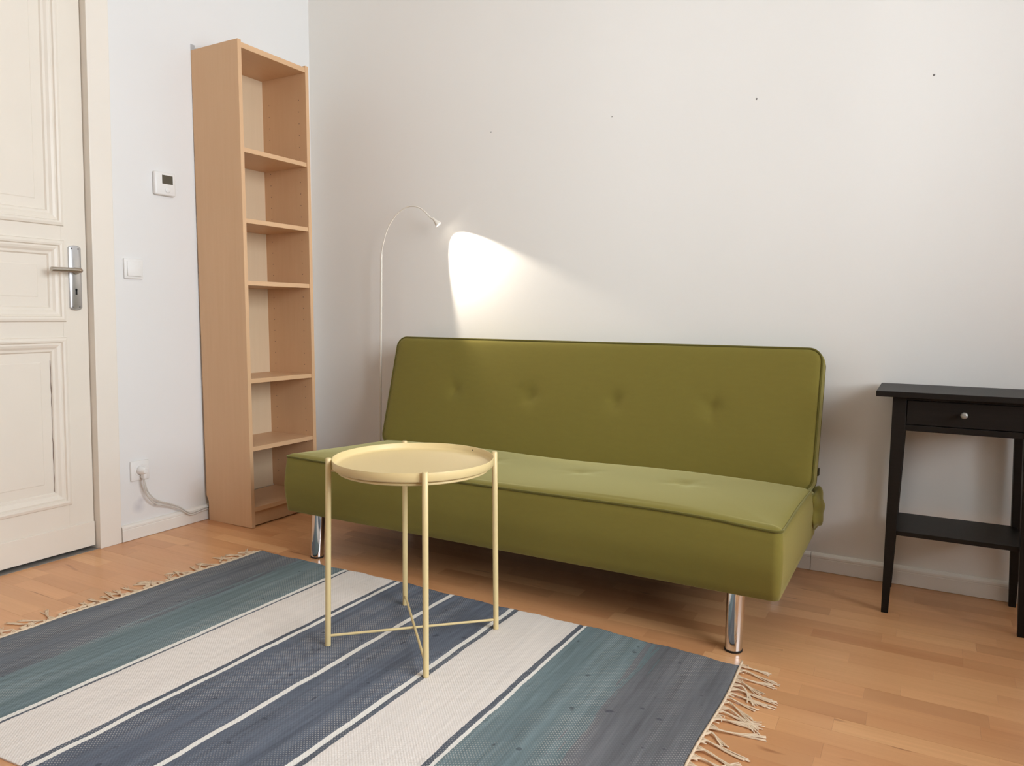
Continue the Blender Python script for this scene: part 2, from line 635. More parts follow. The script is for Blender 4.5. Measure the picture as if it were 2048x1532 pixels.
rest = bmesh.new()
yk = -0.929 + 15 * SW - SW / 2
seen = []
while yk + SW / 2 > ROOM_Y:
    x = 0.0 - random.random() * 0.3
    while x < ROOM_X:
        L = random.choice(LENS)
        c = (x + L / 2, yk)
        if yk - SW / 2 < 0 and True:
            vis = [q for q in (in_view((c[0] + a, c[1] + b, 0)) for a in (-L / 2, 0, L / 2) for b in (-SW / 2, SW / 2)) if q]
            under = all(RUG[0] + 0.03 < c[0] + a < RUG[1] - 0.03 and RUG[2] + 0.03 < c[1] + b < RUG[3] - 0.02
                        for a in (-L / 2, L / 2) for b in (-SW / 2, SW / 2))
            behind_shelf = c[0] + L / 2 < 0.27 and c[1] > -0.66
            if vis and not under and not behind_shelf:
                seen.append((c[0], c[1], L, (Vector((c[0], c[1], 0)) - CAM).length))
            else:
                add_box(rest, x + 0.0003, x + L - 0.0003, yk - SW / 2 + 0.0003, yk + SW / 2 - 0.0003, -0.0125, -0.0001)
        x += L
    yk -= SW
seen.sort(key=lambda s: s[3])
for (cx, cy, L, d) in seen[:298]:
    o = bpy.data.objects.new('plank', plank_mesh(L))
    o.location = (cx, cy, random.uniform(-0.00015, 0.0001))
    COL.objects.link(o)
    o.parent = floor
for (cx, cy, L, d) in seen[298:]:
    add_box(rest, cx - L / 2 + 0.0003, cx + L / 2 - 0.0003, cy - SW / 2 + 0.0003, cy + SW / 2 - 0.0003, -0.0125, 0)
ro = obj('planks', rest, M['plank'], floor)
ro['kind'] = 'stuff'
print('planks in view', len(seen))


# ------------------------------------------------------------------ baseboards
def prism_along_y(prof, y0, y1):
    b = bmesh.new()
    A = [b.verts.new((p[0], y0, p[1])) for p in prof]
    B = [b.verts.new((p[0], y1, p[1])) for p in prof]
    n = len(prof)
    for i in range(n):
        b.faces.new((A[i], A[(i + 1) % n], B[(i + 1) % n], B[i]))
    b.faces.new(A[::-1])
    b.faces.new(B)
    bmesh.ops.recalc_face_normals(b, faces=b.faces)
    return b


def prism_along_x(prof, x0, x1):
    b = prism_along_y(prof, x0, x1)
    for v in b.verts:
        v.co = Vector((v.co.y, -v.co.x, v.co.z))
    bmesh.ops.recalc_face_normals(b, faces=b.faces)
    return b


BB = [(0, 0.0015), (0.016, 0.0015), (0.016, 0.046), (0.0145, 0.0475), (0.0145, 0.0495), (0.0158, 0.051),
      (0.0150, 0.0575), (0.0110, 0.0625), (0.006, 0.0655), (0, 0.066)]
bbl = struct('baseboard_left', prism_along_y(BB, -1.0885, -0.017), M['skirting'])
bbl2 = obj('board', prism_along_y(BB, -5.19, -2.18), M['skirting'], bbl)
bbb = struct('baseboard_back', prism_along_x(BB, 0.0, 2.4462), M['skirting'])
obj('board', prism_along_x(BB, 2.4478, ROOM_X), M['skirting'], bbb)
BR = [(-a, z) for a, z in BB]
b = prism_along_y(BR, -5.18, -0.017)
bmesh.ops.translate(b, vec=(ROOM_X, 0, 0), verts=b.verts)
struct('baseboard_right', b, M['skirting'])

# ------------------------------------------------------------------ door
DX = -0.020                                     # door face
TH = 0.04
dl, dr = DY1 + 0.004, DY0 - 0.0032


def slab_with_panels():
    """stiles and rails of the leaf (panels are separate)"""
    b = bmesh.new()
    pr, pl_ = -1.276, -1.99
    add_box(b, DX - TH, DX, pr, dr, 0.013, DTOP - 0.004, 0.002, 1)
    add_box(b, DX - TH, DX, dl, pl_, 0.013, DTOP - 0.004, 0.002, 1)
    for z0, z1 in ((0.013, 0.203), (0.812, 0.892), (1.167, 1.242), (2.30, DTOP - 0.004)):
        add_box(b, DX - TH, DX, pl_ - 0.001, pr + 0.001, z0, z1)
    return b, pl_, pr


b, PL, PR = slab_with_panels()
door = struct('door_1', lean(b), M['door'], None, None, 'cream panelled door with a steel lever handle')


def moulding(y0, y1, z0, z1):
    """raised bolection frame, mitred, round a panel"""
    prof = [(-0.012, 0.0), (-0.009, 0.007), (0.0, 0.0095), (0.007, 0.008), (0.010, 0.002), (0.016, 0.003), (0.024, 0.0),
            (0.032, -0.006), (0.040, -0.007), (0.045, -0.014)]
    b = bmesh.new()
    rows = []
    for d, h in prof:
        rows.append([b.verts.new((DX + h, yy, zz)) for yy, zz in ((y0 + d, z0 + d), (y1 - d, z0 + d), (y1 - d, z1 - d), (y0 + d, z1 - d))])
    for A, B in zip(rows, rows[1:]):
        for i in range(4):
            j = (i + 1) % 4
            b.faces.new((A[i], A[j], B[j], B[i]))
    bmesh.ops.recalc_face_normals(b, faces=b.faces)
    return b


def field(y0, y1, z0, z1, inset=0.034, gap=0.045):
    """sunk panel with a raised, bevelled field"""
    b = bmesh.new()
    g = gap - 0.001
    rows = []
    for d, h in ((g, -0.030), (g, -0.013), (g + inset, -0.0125), (g + inset + 0.003, -0.0112)):
        rows.append([b.verts.new((DX + h, yy, zz)) for yy, zz in ((y0 + d, z0 + d), (y1 - d, z0 + d), (y1 - d, z1 - d), (y0 + d, z1 - d))])
    for A, B in zip(rows, rows[1:]):
        for i in range(4):
            j = (i + 1) % 4
            b.faces.new((A[i], A[j], B[j], B[i]))
    b.faces.new(rows[-1])
    b.faces.new(rows[0][::-1])
    bmesh.ops.recalc_face_normals(b, faces=b.faces)
    return b


for z0, z1 in ((1.242, 2.30), (0.892, 1.167), (0.203, 0.812)):
    p = obj('panel', lean(field(PL, PR, z0, z1)), M['door'], door)
    obj('moulding', lean(moulding(PL, PR, z0, z1)), M['door'], p)
    if z0 < 0.3:
        # paint crack between panel and moulding
        pts = [(DX - 0.0115, PR - 0.0445 + random.uniform(-0.0012, 0.0012), 0.25 + i * 0.0258) for i in range(20)]
        obj('paint_crack', lean(tube(pts, [0.0004 + 0.0011 * random.random() for _ in pts], 5)), M['crack'], p)
obj('weather_board', lean(box(DX, DX + 0.006, dl + 0.002, dr - 0.001, 0.013, 0.108, 0.002, 2)), M['door'], door)
# jamb, casing, threshold
cs = bmesh.new()
add_box(cs, -0.12, 0.0, DY0, DY0 + 0.075, 0.0, DTOP + 0.03)
add_box(cs, -0.002, 0.014, DY0, DY0 + 0.0865, 0.0, DTOP + 0.09, 0.002, 2)
add_box(cs, -0.12, 0.0, DY1 - 0.04, DY1, 0.0, DTOP + 0.03)
add_box(cs, -0.002, 0.014, DY1 - 0.0865, DY1, 0.0, DTOP + 0.09, 0.002, 2)
add_box(cs, -0.12, 0.0, DY1, DY0, DTOP, DTOP + 0.05)
add_box(cs, -0.002, 0.014, DY1, DY0, DTOP, DTOP + 0.09, 0.002, 2)
trim = struct('trim_1', lean(cs), M['casing'])
# rebate strip seen between leaf and casing
obj('stop_bead', lean(box(DX - TH, DX - 0.010, DY0 - 0.003, DY0 - 0.0004, 0.014, DTOP - 0.005)), M['casing'], trim)
sill = struct('trim_2', box(-0.20, 0.004, DY1 + 0.002, DY0 - 0.002, -0.0124, 0.0012, 0.001, 1), M['threshold'])
struct('door_void', box(-0.24, -0.075, DY1 - 0.02, DY0 + 0.03, -0.012, DTOP + 0.03), M['black'])  # black box standing in for the darkness behind the door

# door furniture
yh, zh = -1.229, 1.043


def rounded_plate(x0, x1, yc, hw, z0, z1, arch=0.006, r=0.004):
    out = []
    n = 10
    for i in range(n + 1):
        t = -1 + 2 * i / n
        e = arch * (1 - t * t) - (r if abs(t) == 1 else 0)
        out.append((yc + hw * t, z1 - arch + e))
    for i in range(n + 1):
        t = 1 - 2 * i / n
        e = arch * (1 - t * t) - (r if abs(t) == 1 else 0)
        out.append((yc + hw * t, z0 + arch - e))
    b = bmesh.new()
    rings = []
    for xx, s in ((x0, 0.0), (x1 - 0.002, 0.0), (x1, 0.0025)):
        ring = []
        for (yy, zz) in out:
            cy, cz = yc, (z0 + z1) / 2
            dy, dz = yy - cy, zz - cz
            ring.append(b.verts.new((xx, cy + dy * (1 - s / hw), cz + dz * (1 - s / ((z1 - z0) / 2)))))
        rings.append(ring)
    for A, B in zip(rings, rings[1:]):
        for i in range(len(A)):
            j = (i + 1) % len(A)
            b.faces.new((A[i], A[j], B[j], B[i]))
    b.faces.new(rings[-1])
    b.faces.new(rings[0][::-1])
    bmesh.ops.recalc_face_normals(b, faces=b.faces)
    return b


bp = obj('door_plate', lean(rounded_plate(DX, DX + 0.009, yh, 0.0225, 0.924, 1.164)), M['steel'], door, 35)
px = DX + 0.009
for dy in (-0.012, 0.012):
    for zz in (0.936, 1.151):
        obj('screw', lean(lathe([(0, 0.0012), (0.0025, 0.001), (0.0032, 0.0)], (px, yh + dy, zz), (1, 0, 0), 12)), M['screw'], bp)
kh = lathe([(0, 0.0006), (0.0042, 0.0006), (0.0042, -0.001)], (px, yh + 0.001, 1.0), (1, 0, 0), 14)
add_box(kh, px - 0.001, px + 0.0006, yh - 0.0022, yh + 0.0042, 0.982, 1.0)
obj('keyhole', lean(kh), M['black'], bp)
obj('handle_collar', lean(lathe([(0.0, 0.010), (0.0125, 0.010), (0.0135, 0.0)], (px, yh, 1.070), (1, 0, 0), 24)), M['handle'], bp, 40)
lev = spline([(px + 0.004, yh, 1.070), (px + 0.026, yh + 0.001, 1.070), (px + 0.041, yh - 0.008, 1.070), (px + 0.045, yh - 0.03, 1.070),
              (px + 0.046, yh - 0.06, 1.070), (px + 0.046, yh - 0.113, 1.069)], 6)
obj('door_handle', lean(tube(lev, 0.0088, 16)), M['handle'], door, 40, 'satin steel lever')

# ------------------------------------------------------------------ wall fittings on the left wall
t = thing('thermostat', 'white wall thermostat with a small dark display beside the bookshelf', 'thermostat', (0, -0.846, 1.443))
obj('housing', box(0, 0.020, -0.8935, -0.7985, 1.396, 1.490, 0.007, 3), M['plastic'], t, 40)
obj('display', box(0.0195, 0.0207, -0.8615, -0.8125, 1.4425, 1.4775, 0.0006, 1), M['lcd'], t)
obj('dial', lathe([(0.0, 0.004), (0.0095, 0.004), (0.0115, 0.0025), (0.012, 0.0)], (0.0198, -0.838, 1.4185), (1, 0, 0), 28), M['plastic'], t, 50)
for sgn in (-0.8745, -0.8065):
    for zz in (1.450, 1.460, 1.470):
        obj('button', box(0.0195, 0.0206, sgn - 0.003, sgn + 0.003, zz - 0.002, zz + 0.002, 0.0005, 1), M['plastic'], t)

t = thing('light_switch', 'white square light switch between the door casing and the bookshelf', 'light switch', (0, -0.992, 1.09))
obj('frame', box(0, 0.009, -1.0325, -0.9525, 1.050, 1.130, 0.003, 2), M['plastic'], t, 40)
rk = box(0.008, 0.0135, -1.0215, -0.9635, 1.061, 1.119, 0.0015, 2)
for v in rk.verts:
    if v.co.x > 0.010:
        v.co.x += (v.co.z - 1.09) * -0.06
obj('rocker', rk, M['plastic'], t, 40)

t = thing('wall_socket', 'white square wall socket low on the wall left of the bookshelf', 'socket', (0, -0.9985, 0.278))
obj('frame', box(0, 0.010, -1.0385, -0.9585, 0.2375, 0.3175, 0.003, 2), M['plastic'], t, 40)
obj('insert', lathe([(0, -0.002), (0.0185, -0.002), (0.0195, 0.0005), (0.0245, 0.001), (0.0255, 0.0)], (0.0102, -0.9985, 0.278), (1, 0, 0), 32), M['plastic'], t, 40)

t = thing('power_cord', 'white plug with two thin cables running down to the baseboard', 'cord', (0.03, -0.9985, 0.278))
pl_ = lathe([(0, 0.036), (0.010, 0.035), (0.0135, 0.030), (0.0155, 0.016), (0.0175, 0.012), (0.0175, 0.0)], (0.0115, -0.9985, 0.278), (1, 0, 0), 24)
add_box(pl_, 0.018, 0.044, -1.0055, -0.9915, 0.245, 0.276, 0.005, 2)
obj('plug', pl_, M['plastic'], t, 40)
c1 = [(0.030, -0.9985, 0.250), (0.030, -0.995, 0.228), (0.024, -0.975, 0.180), (0.020, -0.935, 0.140), (0.018, -0.880, 0.115), (0.018, -0.83, 0.088),
      (0.0225, -0.785, 0.0535), (0.0225, -0.745, 0.0525), (0.021, -0.69, 0.058), (0.021, -0.50, 0.060), (0.021, -0.32, 0.060)]
c2 = [(0.034, -1.001, 0.250), (0.034, -1.000, 0.226), (0.030, -0.984, 0.170), (0.027, -0.945, 0.128), (0.024, -0.880, 0.104), (0.024, -0.83, 0.078),
      (0.026, -0.785, 0.0450), (0.026, -0.745, 0.0460), (0.0275, -0.70, 0.0505), (0.021, -0.66, 0.0455), (0.021, -0.32, 0.046)]
obj('cable', tube(spline(c1, 6), 0.0030, 8), M['cable'], t, 180)
obj('cable', tube(spline(c2, 6), 0.0030, 8), M['cable'], t, 180)

# ------------------------------------------------------------------ bookshelf
SX, SD, SY0, SY1, ST = 0.0195, 0.283, -0.6925, -0.2990, 2.020
shelf = thing('bookshelf', 'tall narrow beech bookshelf with six empty compartments in the room corner', 'bookshelf', (SX, (SY0 + SY1) / 2, 0))
BT = 0.019


def side_panel(y0):
    """side with its lower back corner cut out for the baseboard"""
    pts = [(SX, 0.112), (SX, ST), (SX + SD, ST), (SX + SD, 0.0), (SX + 0.0125, 0.0), (SX + 0.0125, 0.085)]
    b = bmesh.new()
    A = [b.verts.new((p[0], y0, p[1])) for p in pts]
    f = b.faces.new(A)
    r = bmesh.ops.extrude_face_region(b, geom=[f])
    bmesh.ops.translate(b, vec=(0, BT, 0), verts=[v for v in r['geom'] if isinstance(v, bmesh.types.BMVert)])
    bmesh.ops.recalc_face_normals(b, faces=b.faces)
    bmesh.ops.bevel(b, geom=[e for e in b.edges if e.calc_length() > 0.2 and min(v.co.x for v in e.verts) > SX + 0.1], offset=0.001, segments=1, affect='EDGES')
    return b


sp1 = obj('side_panel', side_panel(SY0), M['beech'], shelf)
sp2 = obj('side_panel', side_panel(SY1 - BT), M['beech'], shelf)
iy0, iy1 = SY0 + BT, SY1 - BT
obj('top_panel', box(SX + 0.004, SX + SD - 0.002, iy0, iy1, ST - 0.030, ST - 0.008, 0.0007, 1), M['beech_h'], shelf)
obj('bottom_panel', box(SX + 0.014, SX + SD - 0.002, iy0, iy1, 0.066, 0.085, 0.0007, 1), M['beech_h'], shelf)
obj('plinth', box(SX + SD - 0.034, SX + SD - 0.016, iy0, iy1, 0.003, 0.066), M['beech_h'], shelf)
obj('back_panel', box(SX + 0.005, SX + 0.009, iy0, iy1, 0.085, ST - 0.030), M['backboard'], shelf, None, 'paler thin backboard')
for z in (1.586, 1.298, 1.0415, 0.629, 0.338):
    obj('shelf', box(SX + 0.0095, SX + SD - 0.004, iy0 + 0.0005, iy1 - 0.0005, z - 0.0095, z + 0.0095, 0.0007, 1), M['beech_h'], shelf)
holes = bmesh.new()
for sx_ in (SX + 0.05, SX + SD - 0.045):
    for i in range(34):
        zz = 0.16 + i * 0.052
        if all(abs(zz - s) > 0.016 for s in (1.586, 1.298, 1.0415, 0.629, 0.338)):
            lathe([(0, 0.0004), (0.0022, 0.0004), (0.0022, -0.001)], (sx_, iy1, zz), (0, -1, 0), 8, holes)
ho = obj('pin_holes', holes, M['crack'], sp2)
ho['kind'] = 'stuff'
br = bmesh.new()
add_box(br, SX - 0.001, SX + 0.002, SY0 + 0.000, SY0 + 0.020, ST - 0.002, ST + 0.026, 0.0006, 1)
add_box(br, SX - 0.001, SX + 0.034, SY0 + 0.000, SY0 + 0.020, ST + 0.0002, ST + 0.0026, 0.0006, 1)
obj('wall_bracket', br, M['steel'], shelf, None, 'grey metal angle bracket')
shelf.rotation_euler = (0, -0.0088, 0)


# ------------------------------------------------------------------ sofa bed
def cushion(w, h, th, rc, nx, nz, re, crown, dimples, dim_r, dim_d, back_crown=0.0):
    """upholstered slab: local x in [-w/2,w/2], z in [0,h]; front at +y... returns bmesh, and the outline of the front seam.
    front face looks to -y, thickness goes to +y"""
    b = bmesh.new()

    def warp(s, t):
        x, z = -w / 2 + w * s, h * t
        cx = min(max(x, -w / 2 + rc), w / 2 - rc)
        cz = min(max(z, rc), h - rc)
        dx, dz = x - cx, z - cz
        if dx and dz:
            k = max(abs(dx), abs(dz)) / math.hypot(dx, dz)
            dx *= k
            dz *= k
        return cx + dx, cz + dz

    def edge_d(x, z):
        cx = min(max(x, -w / 2 + rc), w / 2 - rc)
        cz = min(max(z, rc), h - rc)
        if x != cx and z != cz:
            return rc - math.hypot(x - cx, z - cz)
        return min(w / 2 - abs(x), z, h - z)

    def ease(n, k):
        """grid parameters denser near the ends"""
        return [0.5 - 0.5 * math.copysign(abs(math.cos(PI * i / n)) ** k, math.cos(PI * i / n)) for i in range(n + 1)]

    S, Tt = ease(nx, 0.8), ease(nz, 0.8)

    def off(x, z, front):
        e = max(0.0, edge_d(x, z))
        y = re * (1 - math.exp(-e / (re * 0.9))) + (crown if front else back_crown) * (1 - math.exp(-e / 0.10))
        if front:
            for (px, pz) in dimples:
                r = math.hypot(x - px, (z - pz))
                y -= dim_d * (0.55 * math.exp(-(r / dim_r) ** 2) + 0.45 * math.exp(-(r / (dim_r * 0.28)) ** 2))
                # shallow radiating tension folds
                an = math.atan2(z - pz, x - px)
                y += 0.0012 * math.sin(an * 5 + px * 9) * math.exp(-((r - dim_r) / (dim_r * 0.9)) ** 2)
        return y

    F = {}
    Bk = {}
    for i, s in enumerate(S):
        for j, q in enumerate(Tt):
            x, z = warp(s, q)
            F[i, j] = b.verts.new((x, -off(x, z, True), z))
            Bk[i, j] = b.verts.new((x, th + off(x, z, False) * 0.6, z))
    for i in range(nx):
        for j in range(nz):
            b.faces.new((F[i, j], F[i + 1, j], F[i + 1, j + 1], F[i, j + 1]))
            b.faces.new((Bk[i, j], Bk[i, j + 1], Bk[i + 1, j + 1], Bk[i + 1, j]))
    loop = [(i, 0) for i in range(nx)] + [(nx, j) for j in range(nz)] + [(i, nz) for i in range(nx, 0, -1)] + [(0, j) for j in range(nz, 0, -1)]
    n = len(loop)
    NS = 8
    prev = [F[k] for k in loop]
    for q in range(1, NS + 1):
        if q == NS:
            cur = [Bk[k] for k in loop]
        else:
            t_ = q / NS
            cur = []
            for k in loop:
                a, c = F[k].co, Bk[k].co
                p = a.lerp(c, t_)
                # slight outward belly of the border
                o = Vector((p.x - max(-w / 2 + rc, min(w / 2 - rc, p.x)), 0, p.z - max(rc, min(h - rc, p.z))))
                if o.length > 1e-6:
                    p += o.normalized() * 0.006 * math.sin(PI * t_)
                cur.append(b.verts.new(p))
        for i in range(n):
            j = (i + 1) % n
            b.faces.new((prev[i], cur[i], cur[j], prev[j]))
        prev = cur
    bmesh.ops.recalc_face_normals(b, faces=b.faces)
    return b, [F[k].co.copy() for k in loop], [Bk[k].co.copy() for k in loop]


sofa = thing('sofa_bed', 'olive green armless sofa bed with buttoned backrest on chrome legs', 'sofa', (1.567, -0.45, 0))
BX = [1.019, 1.380, 1.748, 2.114]

# backrest, reclined
W_B, H_B, T_B = 1.804, 0.487, 0.088
RA = math.atan2(0.125, 0.45)
BC = Vector((1.5675, -0.269, 0.345))
Mb = Matrix.Translation(BC) @ Matrix.Rotation(-RA, 4, 'X')
bb, seam, seam2 = cushion(W_B, H_B, T_B, 0.045, 190, 72, 0.010, 0.010, [(x - BC.x, 0.258) for x in BX], 0.036, 0.018)
bmesh.ops.transform(bb, matrix=Mb, verts=bb.verts)
back = obj('backrest', bb, M['fabric'], sofa, 60)


def seam_tube(pts, mtx, rad, outward=0.0, yoff=0.0):
    c = sum(pts, Vector()) / len(pts)
    P = []
    for p in pts:
        q = p.copy()
        d = Vector((q.x - c.x, 0, q.z - c.z))
        q += Vector((math.copysign(outward, d.x) if abs(d.x) > 0.88 else 0, yoff, 0))
        if P and (mtx @ q - P[-1]).length < 0.004:
            continue
        P.append(mtx @ q)
    if (P[0] - P[-1]).length < 0.004:
        P.pop()
    return tube(P, rad, 8, False, True)


obj('piping', seam_tube(seam, Mb, 0.0042, 0, -0.002), M['piping'], back, 180, 'piped seam, groove shadow painted into its green')
obj('piping', seam_tube(seam2, Mb, 0.0036, 0, 0.002), M['piping'], back, 180, 'piped seam, groove shadow painted into its green')
for x in BX:
    c = Mb @ Vector((x - BC.x, -0.0020, 0.258))
    nrm = (Mb.to_3x3() @ Vector((0, -1, 0)))
    obj('button', lathe([(0, 0.0015), (0.0030, 0.001), (0.0045, 0.0), (0.0045, -0.004)], c, nrm, 16), M['fabric'], back, 60)
obj('care_tag', box(2.467, 2.4735, -0.135, -0.110, 0.375, 0.400, 0.0008, 1), M['tag'], back, None, 'small dark tag')

# seat: the slab lies down, its top face is the cushion's front face
W_S, D_S, T_S = 1.794, 0.735, 0.196
sb, seam, seam2 = cushion(W_S + 0.004, D_S, T_S + 0.005, 0.020, 170, 72, 0.012, 0.010, [(x - 1.569, 0.345) for x in BX], 0.042, 0.010)
Ms = Matrix(((1, 0, 0, 1.569), (0, 0, 1, -0.850), (0, -1, 0, 0.372), (0, 0, 0, 1)))


def seat_shape(v):
    """tilt to the back, front border leaning in, right front corner pressed down"""
    d = v.y + 0.850
    top = (v.z - 0.176) / 0.196
    v.z -= top * 0.022 * d / 0.56
    if d > 0.58:
        v.z -= max(0, top) * (d - 0.58) * 0.30
    if d < 0.2:
        v.y -= 0.010 * (1 - d / 0.2) * (1 - abs(2 * min(1, max(0, top)) - 0.9)) * 0.9
    k = math.exp(-((v.x - 2.466) / 0.16) ** 2) * math.exp(-(d / 0.22) ** 2)
    v.z -= 0.014 * k * max(0, top)
    k = math.exp(-((v.x - 0.672) / 0.2) ** 2) * math.exp(-(d / 0.3) ** 2)
    v.z += 0.006 * k * max(0, top)
    v.z += 0.0022 * math.sin(v.x * 7.0) * max(0, top - 0.8) * 5 * (0.4 if d < 0.03 else 1)
    return v


bmesh.ops.transform(sb, matrix=Ms, verts=sb.verts)
for v in sb.verts:
    v.co = seat_shape(v.co)
seat = obj('seat', sb, M['fabric'], sofa, 60)
P = []
for p in seam:
    q = seat_shape(Ms @ p)
    q.z += 0.0015
    if q.y > -0.24:
        q.z += 0.0
    if not P or (q - P[-1]).length > 0.004:
        P.append(q)
obj('piping', tube(P, 0.0040, 8, False, True), M['piping'], seat, 180, 'piped seam, groove shadow painted into its green')
for x in BX:
    c = seat_shape(Vector((x, -0.850 + 0.345, 0.3765)))
    obj('button', lathe([(0, 0.0015), (0.0030, 0.001), (0.0045, 0.0), (0.0045, -0.004)], c, (0, 0, 1), 16), M['fabric'], seat, 60)


# unseen black slab added under the seat to darken the floor below
obj('seat_bounce_blocker', box(0.735, 2.405, -0.765, -0.16, 0.150, 0.180, 0.006, 2), M['bounce_blocker'], sofa, None, 'unseen black slab added to darken below the seat')


# gathered cloth over the hinge at the back of each end
def hinge_cover(xc, sgn):
    b = bmesh.new()
    bmesh.ops.create_icosphere(b, subdivisions=4, radius=1.0)
    for v in b.verts:
        c = v.co.copy()
        n_ = noise.noise(c * 1.7 + Vector((xc, 0, 0))) * 0.22 + 0.10 * math.sin(c.z * 7 + c.y * 3)
        c *= 1 + n_
        v.co = Vector((xc + c.x * 0.030, -0.165 + c.y * 0.085, 0.268 + c.z * 0.072))
    return b


obj('hinge_cover', hinge_cover(2.470, 1), M['fabric'], sofa, 180)
obj('hinge_cover', hinge_cover(0.668, -1), M['fabric'], sofa, 180)
for x in (0.800, 2.350):
    for y0_, y1_ in ((-0.810, -0.821), (-0.235, -0.222)):
        pts = [(x, y1_, 0.005), (x, y1_ + (y0_ - y1_) * 0.5, 0.09), (x, y0_, 0.178)]
        lg = obj('leg', tube(pts, [0.0235, 0.0245, 0.0250], 28), M['chrome'], sofa, 60, 'chrome tube leg')
        obj('foot_pad', lathe([(0, 0.0002), (0.0240, 0.0002), (0.0248, 0.002), (0.0248, 0.006), (0, 0.006)], (x, y1_, 0), (0, 0, 1), 28), M['rubber'], lg, 40)

# ------------------------------------------------------------------ tray table
TX, TY, TZ = 1.5456, -1.2106, 0.0072
table = thing('tray_table', 'pale yellow round metal tray table standing on the striped rug', 'table', (TX, TY, TZ))
RT = 0.2215
ztop = 0.527
prof = [(0, 0.508), (RT - 0.016, 0.508), (RT - 0.006, 0.5095), (RT - 0.0025, 0.514), (RT - 0.0015, ztop - 0.001), (RT - 0.0005, ztop), (RT + 0.0008, ztop),
        (RT + 0.0012, ztop - 0.002), (RT + 0.0006, 0.506), (RT - 0.003, 0.503), (RT - 0.012, 0.5005), (RT - 0.030, 0.4995), (0, 0.4995)]
tr = obj('tray', lathe(prof, (TX, TY, 0), (0, 0, 1), 96), M['tray'], table, 50)
a_ = math.radians(102)
obj('rim_hole', lathe([(0, 0.0006), (0.0022, 0.0006), (0.0022, -0.0006)], (TX + math.cos(math.radians(74)) * (RT - 0.0018), TY + math.sin(math.radians(74)) * (RT - 0.0018), 0.517),
                      (-math.cos(math.radians(74)), -math.sin(math.radians(74)), 0), 10), M['black'], tr)
obj('support_ring', tube([(TX + 0.205 * math.cos(2 * PI * i / 64), TY + 0.205 * math.sin(2 * PI * i / 64), 0.4955) for i in range(64)], 0.004, 8, False, True),
    M['legyellow'], table, 180)
A0 = math.radians(223.62)
feet = []
for k in range(4):
    a = A0 + k * PI / 2
    ca, sa = math.cos(a), math.sin(a)
    lo_, hi = 0.2385, 0.2305
    p0 = Vector((TX + lo_ * ca, TY + lo_ * sa, TZ))
    p1 = Vector((TX + hi * ca, TY + hi * sa, 0.532))
    feet.append((p0, p1))
    lg = obj('leg', tube([p0, p0.lerp(p1, 0.3), p0.lerp(p1, 0.7), p1 - Vector((0, 0, 0.0015)), p1], [0.0078, 0.0078, 0.0078, 0.0078, 0.0066], 18), M['legyellow'], table, 50)
    lug = tube([(TX + 0.203 * ca, TY + 0.203 * sa, 0.4955), (TX + hi * ca, TY + hi * sa, 0.499)], 0.004, 8)
    add_box(lug, -0.001, 0.001, -0.001, 0.001, 0, 0.001)
    for v in lug.verts[-8:]:
        v.co += Vector((TX + 0.2245 * ca, TY + 0.2245 * sa, 0.503))
    obj('lug', lug, M['legyellow'], lg, 60)
for k in range(2):
    q0 = feet[k][0].lerp(feet[k][1], 0.052 + 0.006 * k)
    q1 = feet[k + 2][0].lerp(feet[k + 2][1], 0.052 + 0.006 * k)
    obj('cross_bar', tube([q0, q1], 0.0036, 12), M['legyellow'], table, 50)

# ------------------------------------------------------------------ black side table
desk = thing('side_table', 'black-brown wooden side table with one drawer against the back wall', 'table', (2.882, -0.17, 0))
bw = M['blackwood']
obj('tabletop', box(2.6475, 3.1165, -0.3375, -0.020, 0.683, 0.7005, 0.002, 2), bw, desk)
XL, XR, YF, YB = 2.6935, 3.0705, -0.3145, -0.034


def taper_leg(xo, sx, yo, sy):
    """square post, straight on its outer faces, tapering inside"""
    b = bmesh.new()
    rows = []
    for z, w in ((0.0, 0.020), (0.25, 0.0285), (0.575, 0.038), (0.683, 0.038)):
        rows.append([b.verts.new((xo + sx * dx, yo + sy * dy, z)) for dx, dy in ((0, 0), (w, 0), (w, w), (0, w))])
    for A, B in zip(rows, rows[1:]):
        for i in range(4):
            j = (i + 1) % 4
            b.faces.new((A[i], A[j], B[j], B[i]))
    b.faces.new(rows[0][::-1])
    b.faces.new(rows[-1])
    bmesh.ops.recalc_face_normals(b, faces=b.faces)
    bmesh.ops.bevel(b, geom=[e for e in b.edges if abs(e.verts[0].co.z - e.verts[1].co.z) > 0.05], offset=0.001, segments=1, affect='EDGES')
    return b


for xo, sx in ((XL, 1), (XR, -1)):
    for yo, sy in ((YF, 1), (YB, -1)):
        obj('leg', taper_leg(xo, sx, yo, sy), bw, desk)
dr_ = obj('drawer', box(XL + 0.0395, XR - 0.0395, YF + 0.004, YF + 0.022, 0.600, 0.6735, 0.0012, 1), bw, desk)
obj('knob', lathe([(0.005, 0.0), (0.0045, 0.008), (0.008, 0.013), (0.0098, 0.018), (0.0085, 0.0225), (0.004, 0.0245), (0, 0.0248)], (2.882, YF + 0.004, 0.639), (0, -1, 0), 24),
    M['knob'], dr_, 60, 'round grey knob')
obj('drawer_box', box(XL + 0.045, XR - 0.045, YF + 0.0225, YB - 0.03, 0.606, 0.668), bw, dr_)
obj('rail', box(XL + 0.037, XR - 0.037, YF + 0.003, YF + 0.025, 0.580, 0.598, 0.0008, 1), bw, desk)
obj('rail', box(XL + 0.037, XR - 0.037, YF + 0.003, YF + 0.022, 0.675, 0.683), bw, desk)
obj('apron', box(XL + 0.037, XR - 0.037, YB - 0.020, YB - 0.003, 0.580, 0.683), bw, desk)
for x0, x1 in ((XL + 0.003, XL + 0.019), (XR - 0.019, XR - 0.003)):
    obj('apron', box(x0, x1, YF + 0.037, YB - 0.037, 0.580, 0.683), bw, desk)
